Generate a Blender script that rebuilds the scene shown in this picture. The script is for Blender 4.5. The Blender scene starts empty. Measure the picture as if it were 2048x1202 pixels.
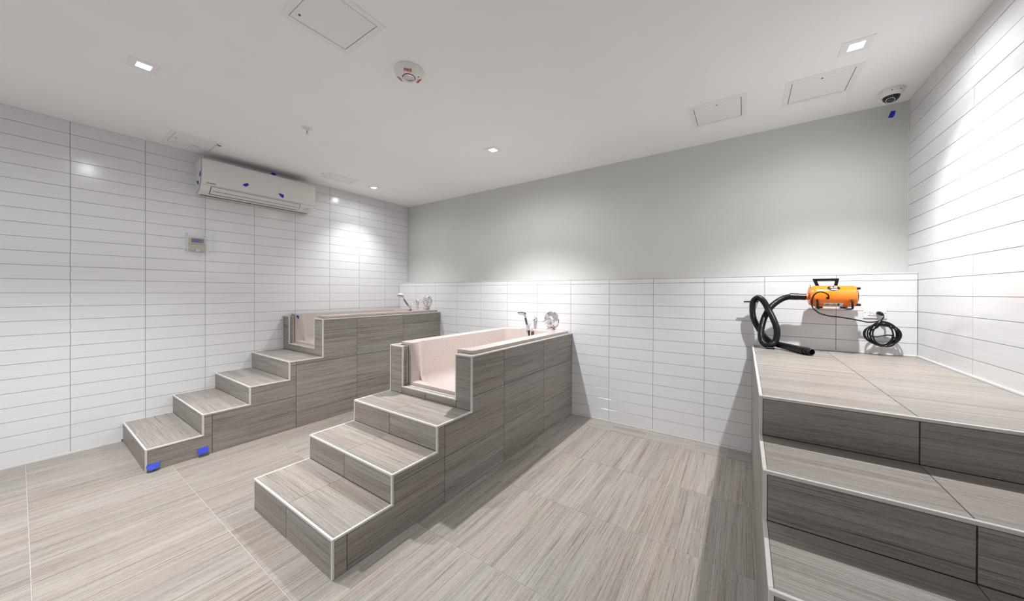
import bpy, bmesh, math, random
from mathutils import Vector, Matrix
random.seed(7)
SC = bpy.context.scene
COL = SC.collection
PI = math.pi

# ------------------------------------------------------------------ camera
F_PX, CX_PX, CY_PX = 682.58, 1012.19, 586.85
YAW, PITCH, ROLL = 0.6095, -0.0030, 0.0029
cam_data = bpy.data.cameras.new('camera')
cam = bpy.data.objects.new('camera', cam_data)
COL.objects.link(cam)
cam_data.sensor_fit = 'HORIZONTAL'
cam_data.sensor_width = 36
cam_data.lens = F_PX / 2048 * 36
cam_data.shift_x = (1024 - CX_PX) / 2048
cam_data.shift_y = (CY_PX - 601) / 2048
cam_data.clip_start = 0.02
R0 = Vector((math.cos(YAW), math.sin(YAW), 0))
F0 = Vector((-math.sin(YAW), math.cos(YAW), 0))
U0 = Vector((0, 0, 1))
F1 = F0 * math.cos(PITCH) + U0 * math.sin(PITCH)
U1 = -F0 * math.sin(PITCH) + U0 * math.cos(PITCH)
R2 = R0 * math.cos(ROLL) + U1 * math.sin(ROLL)
U2 = -R0 * math.sin(ROLL) + U1 * math.cos(ROLL)
mw = Matrix.Identity(4)
for i in range(3):
    mw[i][0] = R2[i]; mw[i][1] = U2[i]; mw[i][2] = -F1[i]
mw[0][3], mw[1][3], mw[2][3] = 4.2653, -3.2961, 1.2571
cam.matrix_world = mw
SC.camera = cam

# ------------------------------------------------------------------ world, exposure
world = bpy.data.worlds.new('world')
SC.world = world
world.use_nodes = True
wb = world.node_tree.nodes['Background']
wb.inputs[0].default_value = (0.97, 0.97, 1.0, 1)
wb.inputs[1].default_value = 0.27
SC.view_settings.view_transform = 'Standard'
SC.view_settings.look = 'None'
SC.view_settings.gamma = 1
SC.view_settings.exposure = 0.92
try:
    SC.view_settings.use_curve_mapping = False
except Exception:
    pass

SPOT_W = 215.0
LAMP_POS = {'left_front': (1.40, -2.875), 'middle': (2.365, -0.79), 'right': (4.745, -0.755),
            'far_left': (0.45, -0.735), 'added_fill_a': (3.30, -3.75), 'added_fill_b': (1.00, -4.20)}  # last two: unseen lamps added behind the camera as weak fill
LAMP_POWER = {'left_front': 0.70, 'middle': 0.63, 'right': 0.52, 'far_left': 0.23,
              'added_fill_a': 0.3, 'added_fill_b': 0.3}
H_CEIL = 2.567
for k, (lx, ly) in LAMP_POS.items():  # includes the added fill lamps, which get no fixture
    ld = bpy.data.lights.new('downlight_beam', 'SPOT')
    ld.energy = SPOT_W * LAMP_POWER[k]
    ld.color = (0.985, 0.99, 1.0)
    ld.spot_size = math.radians(104)
    ld.spot_blend = 1.0
    ld.shadow_soft_size = 0.022
    lo = bpy.data.objects.new('downlight_beam', ld)
    lo.location = (lx, ly, H_CEIL + 0.003)
    COL.objects.link(lo)
    lw_ = bpy.data.lights.new('downlight_glow', 'SPOT')      # the wide, weak part of the same lamp's beam
    lw_.energy = SPOT_W * LAMP_POWER[k] * .095
    lw_.color = (0.985, 0.99, 1.0)
    lw_.spot_size = math.radians(172)
    lw_.spot_blend = .55
    lw_.shadow_soft_size = 0.03
    lo = bpy.data.objects.new('downlight_glow', lw_)
    lo.location = (lx, ly, H_CEIL - 0.004)
    COL.objects.link(lo)

# ------------------------------------------------------------------ materials
def new_mat(name):
    m = bpy.data.materials.new(name)
    m.use_nodes = True
    return m, m.node_tree.nodes, m.node_tree.links, m.node_tree.nodes['Principled BSDF']

def plain(name, col, rough=0.5, metal=0.0, spec=0.5, coat=0.0, emit=None, es=1.0):
    m, n, l, b = new_mat(name)
    b.inputs['Base Color'].default_value = (*col, 1)
    b.inputs['Roughness'].default_value = rough
    b.inputs['Metallic'].default_value = metal
    b.inputs['Specular IOR Level'].default_value = spec
    b.inputs['Coat Weight'].default_value = coat
    if emit:
        b.inputs['Emission Color'].default_value = (*emit, 1)
        b.inputs['Emission Strength'].default_value = es
    return m

def N(n, t, **kw):
    x = n.new(t)
    for k, v in kw.items():
        setattr(x, k, v)
    return x

def ramp(n, stops):
    r = n.new('ShaderNodeValToRGB')
    e = r.color_ramp.elements
    e[0].position, e[0].color = stops[0][0], (*stops[0][1], 1)
    e[1].position, e[1].color = stops[-1][0], (*stops[-1][1], 1)
    for p, c in stops[1:-1]:
        x = e.new(p); x.color = (*c, 1)
    return r

def local_coords(n, l, jitter=True):
    tc = N(n, 'ShaderNodeTexCoord')
    if not jitter:
        return tc.outputs['Object']
    oi = N(n, 'ShaderNodeObjectInfo')
    mul = N(n, 'ShaderNodeMath', operation='MULTIPLY'); mul.inputs[1].default_value = 53.0
    l.new(oi.outputs['Random'], mul.inputs[0])
    cmb = N(n, 'ShaderNodeCombineXYZ')
    for i in range(3):
        l.new(mul.outputs[0], cmb.inputs[i])
    add = N(n, 'ShaderNodeVectorMath', operation='ADD')
    l.new(tc.outputs['Object'], add.inputs[0]); l.new(cmb.outputs[0], add.inputs[1])
    return add.outputs[0]

def wood_tile(name, axis):
    """porcelain tile printed with fine straight wood-like streaks along one axis"""
    m, n, l, b = new_mat(name)
    co = local_coords(n, l)
    def nz(across, along, detail, rough):
        mp = N(n, 'ShaderNodeMapping')
        s = [across] * 3; s['XYZ'.index(axis)] = along
        mp.inputs['Scale'].default_value = s
        l.new(co, mp.inputs['Vector'])
        t = N(n, 'ShaderNodeTexNoise'); t.inputs['Scale'].default_value = 1.0
        t.inputs['Detail'].default_value = detail; t.inputs['Roughness'].default_value = rough
        l.new(mp.outputs[0], t.inputs['Vector'])
        return t
    a, c, d = nz(24, .30, 3, .55), nz(210, 2.2, 5, .7), nz(560, 40, 3, .65)
    k = nz(170, 2.4, 2, .55)
    def mixf(x, y, f):
        mx = N(n, 'ShaderNodeMix'); mx.data_type = 'FLOAT'
        mx.inputs[0].default_value = f
        l.new(x, mx.inputs[2]); l.new(y, mx.inputs[3])
        return mx.outputs[0]
    v = mixf(mixf(a.outputs[0], c.outputs[0], .66), d.outputs[0], .30)
    r = ramp(n, [(.34, (.105, .088, .073)), (.43, (.218, .194, .173)), (.52, (.312, .286, .264)), (.66, (.385, .362, .342))])
    l.new(v, r.inputs[0])
    # a warm / cool drift between and inside tiles
    w = nz(5, .5, 2, .5)
    hs = ramp(n, [(.35, (1.0, .975, .945)), (.65, (.975, .985, .98))])
    l.new(w.outputs[0], hs.inputs[0])
    mm = N(n, 'ShaderNodeMix'); mm.data_type = 'RGBA'; mm.blend_type = 'MULTIPLY'
    mm.inputs[0].default_value = 1.0
    l.new(r.outputs[0], mm.inputs[6]); l.new(hs.outputs[0], mm.inputs[7])
    kr = ramp(n, [(.57, (1, 1, 1)), (.69, (.60, .56, .53))])
    l.new(k.outputs[0], kr.inputs[0])
    mk = N(n, 'ShaderNodeMix'); mk.data_type = 'RGBA'; mk.blend_type = 'MULTIPLY'; mk.inputs[0].default_value = 1.0
    l.new(mm.outputs[2], mk.inputs[6]); l.new(kr.outputs[0], mk.inputs[7])
    mm = mk
    oi = N(n, 'ShaderNodeObjectInfo')
    mr = N(n, 'ShaderNodeMapRange'); mr.inputs[3].default_value = .94; mr.inputs[4].default_value = 1.04
    l.new(oi.outputs['Random'], mr.inputs[0])
    hv = N(n, 'ShaderNodeHueSaturation'); l.new(mr.outputs[0], hv.inputs['Value'])
    l.new(mm.outputs[2], hv.inputs['Color'])
    l.new(hv.outputs[0], b.inputs['Base Color'])
    b.inputs['Roughness'].default_value = .42
    b.inputs['Specular IOR Level'].default_value = .35
    bp = N(n, 'ShaderNodeBump'); bp.inputs['Strength'].default_value = .25; bp.inputs['Distance'].default_value = .0008
    l.new(d.outputs[0], bp.inputs['Height']); l.new(bp.outputs[0], b.inputs['Normal'])
    return m

def glazed_tile(name):
    m, n, l, b = new_mat(name)
    co = local_coords(n, l)
    mp = N(n, 'ShaderNodeMapping'); mp.inputs['Scale'].default_value = (3, 3, 190)
    l.new(co, mp.inputs['Vector'])
    t = N(n, 'ShaderNodeTexNoise'); t.inputs['Scale'].default_value = 1; t.inputs['Detail'].default_value = 3
    l.new(mp.outputs[0], t.inputs['Vector'])
    r = ramp(n, [(.3, (.69, .69, .695)), (.7, (.745, .745, .75))])
    l.new(t.outputs[0], r.inputs[0])
    l.new(r.outputs[0], b.inputs['Base Color'])
    b.inputs['Roughness'].default_value = .17
    b.inputs['Specular IOR Level'].default_value = .42
    bp = N(n, 'ShaderNodeBump'); bp.inputs['Strength'].default_value = .16; bp.inputs['Distance'].default_value = .0006
    l.new(t.outputs[0], bp.inputs['Height']); l.new(bp.outputs[0], b.inputs['Normal'])
    return m

def speckled(name):
    m, n, l, b = new_mat(name)
    tc = N(n, 'ShaderNodeTexCoord')
    t = N(n, 'ShaderNodeTexNoise'); t.inputs['Scale'].default_value = 400; t.inputs['Detail'].default_value = 1
    l.new(tc.outputs['Object'], t.inputs['Vector'])
    r = ramp(n, [(.28, (.27, .19, .16)), (.40, (.44, .36, .33)), (.50, (.52, .445, .415)), (.68, (.58, .515, .485))])
    l.new(t.outputs[0], r.inputs[0]); l.new(r.outputs[0], b.inputs['Base Color'])
    b.inputs['Roughness'].default_value = .22
    return m

def painted(name, c0, c1, rough, scale=3.0):
    m, n, l, b = new_mat(name)
    tc = N(n, 'ShaderNodeTexCoord')
    t = N(n, 'ShaderNodeTexNoise'); t.inputs['Scale'].default_value = scale; t.inputs['Detail'].default_value = 4
    l.new(tc.outputs['Object'], t.inputs['Vector'])
    r = ramp(n, [(.35, c0), (.65, c1)])
    l.new(t.outputs[0], r.inputs[0]); l.new(r.outputs[0], b.inputs['Base Color'])
    b.inputs['Roughness'].default_value = rough
    t2 = N(n, 'ShaderNodeTexNoise'); t2.inputs['Scale'].default_value = 260
    l.new(tc.outputs['Object'], t2.inputs['Vector'])
    bp = N(n, 'ShaderNodeBump'); bp.inputs['Strength'].default_value = .08; bp.inputs['Distance'].default_value = .001
    l.new(t2.outputs[0], bp.inputs['Height']); l.new(bp.outputs[0], b.inputs['Normal'])
    return m

WX, WY = wood_tile('wood_look_tile_x', 'X'), wood_tile('wood_look_tile_y', 'Y')
GLAZE = glazed_tile('grey_white_glaze')
GROUT = painted('wall_grout', (.19, .182, .175), (.23, .222, .215), .9, 30)
GROUT_F = painted('floor_grout', (.40, .375, .35), (.48, .455, .43), .9, 30)
GROUT_D = painted('dark_grout', (.032, .026, .021), (.05, .042, .035), .9, 30)
CAULK = plain('white_caulk', (.72, .71, .69), .4)
TRIM = painted('trim_enamel', (.60, .575, .54), (.66, .635, .60), .32, 12)
PAINT = painted('grey_green_paint', (.60, .615, .59), (.615, .63, .605), .55)
CEIL = painted('ceiling_paint', (.915, .91, .915), (.93, .925, .93), .8)
SPECK = speckled('speckled_stone_resin')
CHROME = plain('chrome', (.86, .86, .87), .07, 1.0)
DARKM = plain('dark_grip', (.075, .046, .034), .35)
BLACK = plain('black_plastic', (.005, .005, .005), .28, 0, .4)
RUBBER = plain('black_rubber', (.005, .0045, .0045), .36, 0, .35)
ORANGE = plain('orange_enamel', (.93, .205, .008), .22, 0, .5, .5)
ORANGE_D = plain('orange_cap', (.80, .15, .01), .3, 0, .5, .3)
WHITE = plain('white_plastic', (.78, .77, .755), .35)
WHITE_W = plain('cream_plastic', (.74, .72, .69), .33)
BEIGE = plain('beige_plastic', (.46, .41, .35), .5)
SCREEN = plain('grey_display', (.10, .11, .12), .2)
BLUE = painted('blue_tape', (.004, .022, .36), (.008, .04, .50), .6, 60)
RED = plain('red_print', (.62, .07, .015), .5)
INK = plain('black_print', (.02, .02, .02), .5)
GREYINK = plain('grey_print', (.10, .10, .11), .5)
PANEL = plain('panel_enamel', (.86, .86, .86), .55)
GAP = plain('dark_gap', (.03, .03, .03), .9)
LENS = plain('lamp_lens', (.9, .9, .9), .3, emit=(1, .97, .93), es=9.0)
LENS_D = plain('lamp_lens_turned', (.9, .9, .9), .3, emit=(1, .97, .93), es=1.2)
LED = plain('white_led', (.9, .9, .9), .3)
DOME = plain('smoked_dome', (.012, .012, .014), .05)
m, n, l, b = new_mat('clear_plastic')
b.inputs['Base Color'].default_value = (.80, .84, .84, 1); b.inputs['Roughness'].default_value = .05
b.inputs['Alpha'].default_value = .07
CLEAR = m

# ------------------------------------------------------------------ helpers
def link(name, me, parent=None, loc=(0, 0, 0), rot=None):
    o = bpy.data.objects.new(name, me)
    COL.objects.link(o)
    o.location = loc
    if rot: o.rotation_euler = rot
    if parent: o.parent = parent
    return o

def wloc(p):
    v = Vector((0, 0, 0))
    while p is not None:
        v += p.location; p = p.parent
    return v

def tag(o, label=None, cat=None, group=None, kind=None):
    if label: o['label'] = label
    if cat: o['category'] = cat
    if group: o['group'] = group
    if kind: o['kind'] = kind
    return o

def thing(name, loc, label, cat, group=None):
    o = link(name, None, None, loc)
    o.empty_display_size = .05
    return tag(o, label, cat, group)

_cache = {}
def box_mesh(dx, dy, dz, mat, bev=0.0, seg=1):
    key = (round(dx, 4), round(dy, 4), round(dz, 4), mat.name, bev, seg)
    if key in _cache: return _cache[key]
    bm = bmesh.new()
    bmesh.ops.create_cube(bm, size=1)
    bmesh.ops.scale(bm, vec=(dx, dy, dz), verts=bm.verts)
    if bev:
        bmesh.ops.bevel(bm, geom=bm.edges[:], offset=bev, segments=seg, affect='EDGES', profile=.5)
    me = bpy.data.meshes.new('block')
    bm.to_mesh(me); bm.free()
    me.materials.append(mat)
    if seg > 1:
        for p in me.polygons: p.use_smooth = True
    _cache[key] = me
    return me

def box(name, x0, x1, y0, y1, z0, z1, mat, parent=None, bev=0.0, seg=1):
    c = Vector(((x0 + x1) / 2, (y0 + y1) / 2, (z0 + z1) / 2))
    me = box_mesh(x1 - x0, y1 - y0, z1 - z0, mat, bev, seg)
    return link(name, me, parent, c - wloc(parent))

def bm_box(bm, x0, x1, y0, y1, z0, z1):
    r = bmesh.ops.create_cube(bm, size=1)
    vs = r['verts']
    bmesh.ops.scale(bm, vec=(x1 - x0, y1 - y0, z1 - z0), verts=vs)
    bmesh.ops.translate(bm, vec=((x0 + x1) / 2, (y0 + y1) / 2, (z0 + z1) / 2), verts=vs)
    return vs

def from_bm(name, bm, mat, parent=None, smooth=False, center=True, mats=None):
    """bm is in world coordinates; the object's origin goes to its centre"""
    bm.normal_update()
    if center and len(bm.verts):
        c = sum((v.co for v in bm.verts), Vector()) / len(bm.verts)
    else:
        c = Vector((0, 0, 0))
    bmesh.ops.translate(bm, vec=-c, verts=bm.verts)
    me = bpy.data.meshes.new(name)
    bm.to_mesh(me); bm.free()
    for x in (mats or [mat]): me.materials.append(x)
    if smooth:
        for p in me.polygons: p.use_smooth = True
        try: me.set_sharp_from_angle(angle=math.radians(38))
        except Exception: pass
    return link(name, me, parent, c - wloc(parent))

def prism(name, pts, mat, parent=None, thick=0.01, nrm=None, bev=0):
    """planar polygon (world 3-D points) extruded backwards by thick along -nrm"""
    bm = bmesh.new()
    nrm = Vector(nrm).normalized()
    vs = [bm.verts.new(Vector(p)) for p in pts]
    f = bm.faces.new(vs)
    r = bmesh.ops.extrude_face_region(bm, geom=[f])
    ev = [g for g in r['geom'] if isinstance(g, bmesh.types.BMVert)]
    bmesh.ops.translate(bm, vec=-nrm * thick, verts=ev)
    bmesh.ops.recalc_face_normals(bm, faces=bm.faces)
    if bev:
        bmesh.ops.bevel(bm, geom=bm.edges[:], offset=bev, segments=1, affect='EDGES')
    return from_bm(name, bm, mat, parent)

def frames(pts):
    """parallel-transport frames along a polyline"""
    T = []
    for i in range(len(pts)):
        a = pts[max(0, i - 1)]; c = pts[min(len(pts) - 1, i + 1)]
        T.append((c - a).normalized())
    up = Vector((0, 0, 1)) if abs(T[0].z) < .9 else Vector((1, 0, 0))
    nn = (up - T[0] * up.dot(T[0])).normalized()
    out = []
    for t in T:
        nn = (nn - t * nn.dot(t)).normalized()
        out.append((t, nn, t.cross(nn)))
    return out

def smooth_path(pts, step):
    pts = [Vector(p) for p in pts]
    P = [pts[0] * 2 - pts[1]] + pts + [pts[-1] * 2 - pts[-2]]
    out = []
    for i in range(1, len(P) - 2):
        n_ = max(2, int((P[i + 1] - P[i]).length / step))
        for k in range(n_):
            t = k / n_
            a, b_, c, d = P[i - 1], P[i], P[i + 1], P[i + 2]
            out.append(.5 * ((2 * b_) + (c - a) * t + (2 * a - 5 * b_ + 4 * c - d) * t * t + (3 * b_ - a - 3 * c + d) * t ** 3))
    out.append(pts[-1])
    return out

def bm_tube(bm, path, r, seg=12, caps=True):
    fr = frames(path)
    rings = []
    for i, (p, (t, n_, b_)) in enumerate(zip(path, fr)):
        rr = r(i) if callable(r) else r
        rings.append([bm.verts.new(p + (n_ * math.cos(2 * PI * k / seg) + b_ * math.sin(2 * PI * k / seg)) * rr) for k in range(seg)])
    for A, B in zip(rings, rings[1:]):
        for k in range(seg):
            bm.faces.new((A[k], B[k], B[(k + 1) % seg], A[(k + 1) % seg]))
    if caps:
        bm.faces.new(rings[0]); bm.faces.new(rings[-1][::-1])
    bmesh.ops.recalc_face_normals(bm, faces=bm.faces)

def tube(name, path, r, mat, parent=None, seg=12, step=None, caps=True):
    bm = bmesh.new()
    path = smooth_path(path, step) if step else [Vector(p) for p in path]
    bm_tube(bm, path, r, seg, caps)
    return from_bm(name, bm, mat, parent, smooth=True)

def bm_lathe(bm, prof, axis, org, seg=32):
    """prof: list of (distance along axis, radius)"""
    a = Vector(axis).normalized(); org = Vector(org)
    u = Vector((0, 0, 1)) if abs(a.z) < .9 else Vector((1, 0, 0))
    u = (u - a * a.dot(u)).normalized(); w = a.cross(u)
    prev = None
    for (h, r) in prof:
        c = org + a * h
        if r < 1e-6:
            ring = [bm.verts.new(c)]
        else:
            ring = [bm.verts.new(c + (u * math.cos(2 * PI * k / seg) + w * math.sin(2 * PI * k / seg)) * r) for k in range(seg)]
        if prev:
            for k in range(seg):
                k2 = (k + 1) % seg
                if len(prev) == 1 and len(ring) == 1: continue
                if len(prev) == 1: bm.faces.new((prev[0], ring[k], ring[k2]))
                elif len(ring) == 1: bm.faces.new((prev[k], ring[0], prev[k2]))
                else: bm.faces.new((prev[k], ring[k], ring[k2], prev[k2]))
        prev = ring
    bmesh.ops.recalc_face_normals(bm, faces=bm.faces)

def lathe(name, prof, axis, org, mat, parent=None, seg=32):
    bm = bmesh.new()
    bm_lathe(bm, prof, axis, org, seg)
    return from_bm(name, bm, mat, parent, smooth=True)

def bake(o, bev=None, seg=2, ang=30, boolean=None):
    """apply modifiers without bpy.ops"""
    for other in (boolean or []):
        md = o.modifiers.new('b', 'BOOLEAN'); md.operation = 'DIFFERENCE'; md.solver = 'EXACT'; md.object = other
    if bev:
        md = o.modifiers.new('v', 'BEVEL'); md.width = bev; md.segments = seg
        md.limit_method = 'ANGLE'; md.angle_limit = math.radians(ang); md.harden_normals = False
    bpy.context.view_layer.update()
    dg = bpy.context.evaluated_depsgraph_get()
    me = bpy.data.meshes.new_from_object(o.evaluated_get(dg))
    o.modifiers.clear()
    o.data = me
    for other in (boolean or []):
        bpy.data.objects.remove(other)
    return o

def text_obj(name, body, size, mat, parent, pos, right, up, depth=.0006, xscale=1.0, bold=0.0):
    """flat lettering: mesh from a text curve, laid in the plane (right, up)"""
    cu = bpy.data.curves.new(name, 'FONT')
    cu.body = body; cu.size = size; cu.align_x = 'CENTER'; cu.align_y = 'CENTER'
    cu.extrude = depth; cu.offset = bold
    t = bpy.data.objects.new(name, cu); COL.objects.link(t)
    bpy.context.view_layer.update()
    dg = bpy.context.evaluated_depsgraph_get()
    me = bpy.data.meshes.new_from_object(t.evaluated_get(dg))
    bpy.data.objects.remove(t)
    r = Vector(right).normalized(); u = Vector(up).normalized(); u = (u - r * r.dot(u)).normalized()
    nn = r.cross(u)
    M = Matrix((r * xscale, u, nn)).transposed()
    for v in me.vertices: v.co = M @ v.co
    me.materials.clear(); me.materials.append(mat)
    o = link(name, me, parent, Vector(pos) - wloc(parent))
    return o

def copy_tree(o, parent=None):
    c = o.copy(); COL.objects.link(c); c.parent = parent
    for ch in list(o.children): copy_tree(ch, c)
    return c

def cells(a0, a1, joints):
    js = [a0] + sorted(j for j in joints if a0 + .004 < j < a1 - .004) + [a1]
    return list(zip(js, js[1:]))

# ------------------------------------------------------------------ room
RX = 5.1748; TB = 0.1626; Y_END = -4.60; H = H_CEIL; H_HALF = 1.3942
G = .0013   # half a joint between wall tiles
GF = .0014  # half a joint between floor tiles

# ceiling slab with pockets for the recessed lamps and for the access panels
bm = bmesh.new(); bm_box(bm, -.12, RX + .12, Y_END, TB + .12, H, H + .14)
ceiling = from_bm('ceiling', bm, CEIL)
cut = bmesh.new()
for (lx, ly) in LAMP_POS.values():
    bm_box(cut, lx - .034, lx + .034, ly - .034, ly + .034, H - .02, H + .075)
PANELS = [  # x0, x1, y0, y1 outer flange
    (2.462, 2.808, -2.592, -2.250), (.122, .470, -2.583, -2.245), (.320, .538, -1.335, -.980),
    (3.930, 4.273, -.568, -.212), (4.474, 4.822, -.552, -.208)]
for (x0, x1, y0, y1) in PANELS:
    bm_box(cut, x0 + .028, x1 - .028, y0 + .028, y1 - .028, H - .02, H + .03)
cutter = from_bm('cutter', cut, CEIL)
bake(ceiling, boolean=[cutter])
tag(ceiling, kind='structure')

# floor
floor = box('floor', -.12, RX + .12, Y_END, TB + .12, -.08, -.0015, GROUT_F); tag(floor, kind='structure')
XL = sorted([3.258 + .2985 * k for k in range(-11, 8)])
YL = [-.212, -.845] + [-.845 - .6045 * k for k in range(1, 7)]
FOOT = [(0, .875, -2.793, 0), (1.946, 2.80, -2.515, 0), (4.315, RX, -2.26, 0)]
for (y0, y1) in cells(Y_END, 0, YL):
    for (x0, x1) in cells(0.0, RX, XL):
        if any(x0 >= a - .01 and x1 <= b_ + .01 and y0 >= c and y1 <= d + .01 for a, b_, c, d in FOOT): continue
        mat = WX if y1 > -.01 else WY
        dz = random.uniform(-.0003, .0003)
        box('tile', x0 + GF, x1 - GF, y0 + GF, y1 - GF, -.010, 0 + dz, mat, floor, .0007)

# walls: grout body + tiles
ROWS_L = [1.2436 + .102 * k for k in range(-12, 13)]
def tile_wall(root, plane, face, sgn, u0, u1, z0, z1, ucols, rows, single=lambda u: True):
    """plane 'x' or 'y'; face coordinate; sgn = direction the tiled face looks"""
    rest = bmesh.new(); nrest = 0
    for (ua, ub) in cells(u0, u1, ucols):
        for (za, zb) in cells(z0, z1, rows):
            d = random.uniform(-.0003, .0003)
            f0, f1 = sorted((face + d * sgn, face - .008 * sgn))
            a, b_ = ua + G, ub - G
            c, d_ = za + G, zb - G
            if d_ - c < .004 or b_ - a < .004: continue
            args = (f0, f1, a, b_, c, d_) if plane == 'x' else (a, b_, f0, f1, c, d_)
            if single((ua + ub) / 2):
                box('tile', *args, GLAZE, root, .0004)
            else:
                bm_box(rest, *args); nrest += 1
    if nrest:
        o = from_bm('wall_tiling', rest, GLAZE, root); tag(o, kind='stuff')
    else:
        rest.free()

wl = box('wall_left', -.12, -.0018, Y_END, TB + .12, 0, H, GROUT); tag(wl, kind='structure')
colsL = [-.2492 - .4018 * k for k in range(-1, 12)]
ZSPLIT_L = 1.2436 + .102
tile_wall(wl, 'x', 0, 1, Y_END, -.2492, .018, H, colsL, ROWS_L, lambda u: u > -3.85)
tile_wall(wl, 'x', 0, 1, -.2492, -.0002, .018, ZSPLIT_L, colsL, ROWS_L)
tile_wall(wl, 'x', 0, 1, -.2492, TB, ZSPLIT_L, H, colsL, ROWS_L)

wr = box('wall_right', RX + .0018, RX + .12, Y_END, TB + .12, 0, H, GROUT); tag(wr, kind='structure')
colsR = [-.238 - .4018 * k for k in range(-1, 12)]
ROWS_R = [1.244 + .102 * k for k in range(-12, 13)]
ZSPLIT_R = 1.244 + .102
tile_wall(wr, 'x', RX, -1, -2.25, -.0002, .851, ZSPLIT_R, colsR, ROWS_R)
tile_wall(wr, 'x', RX, -1, -2.25, TB, ZSPLIT_R, H, colsR, ROWS_R)
tile_wall(wr, 'x', RX, -1, Y_END, -2.25, .018, H, colsR, ROWS_R, lambda u: False)

wb_ = box('wall_back', -.12, RX + .12, TB, TB + .12, 0, H, PAINT); tag(wb_, kind='structure')
wh = box('wall_back_lower', 0, RX, .0018, TB, 0, H_HALF - .0015, GROUT); tag(wh, kind='structure')
colsB = [3.1873 + .4018 * k for k in range(-8, 6)]
rowsB = [1.3431 - .102 * k for k in range(0, 14)]
tile_wall(wh, 'y', 0, -1, 0, RX, .0171, H_HALF - .010, colsB, rowsB)
for (a, b_) in cells(0, RX, colsB):
    box('tile', a + G, b_ - G, .012, TB - .001, H_HALF - .008, H_HALF, GLAZE, wh, .0009)
box('top_edge_trim', 0, RX, -.0012, .011, H_HALF - .0095, H_HALF + .0008, TRIM, wh, .0008)
tag(box('trim_1', 0, .0045, Y_END, -2.80, 0, .0185, CAULK, None, .001), kind='structure')
tag(box('trim_2', .876, 1.945, -.0045, 0, 0, .0165, CAULK, None, .001), kind='structure')
tag(box('trim_3', 2.801, 4.314, -.0045, 0, 0, .0165, CAULK, None, .001), kind='structure')
tag(box('trim_4', 4.32, RX, -.004, 0, .8515, .859, CAULK, None, .001), kind='structure')
tag(box('trim_5', RX - .006, RX, -1.60, -.004, .8515, .861, CAULK, None, .001), kind='structure')
tag(box('trim_6', RX - .004, RX, TB - .004, TB, H_HALF, H, CAULK, None, .001), kind='structure')

# ------------------------------------------------------------------ stepped tiled surrounds
TR = .0105  # edge profile size
def edge(root, x0, x1, y0, y1, z0, z1):
    return box('edge_trim', x0, x1, y0, y1, z0, z1, TRIM, root, .001)

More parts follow.
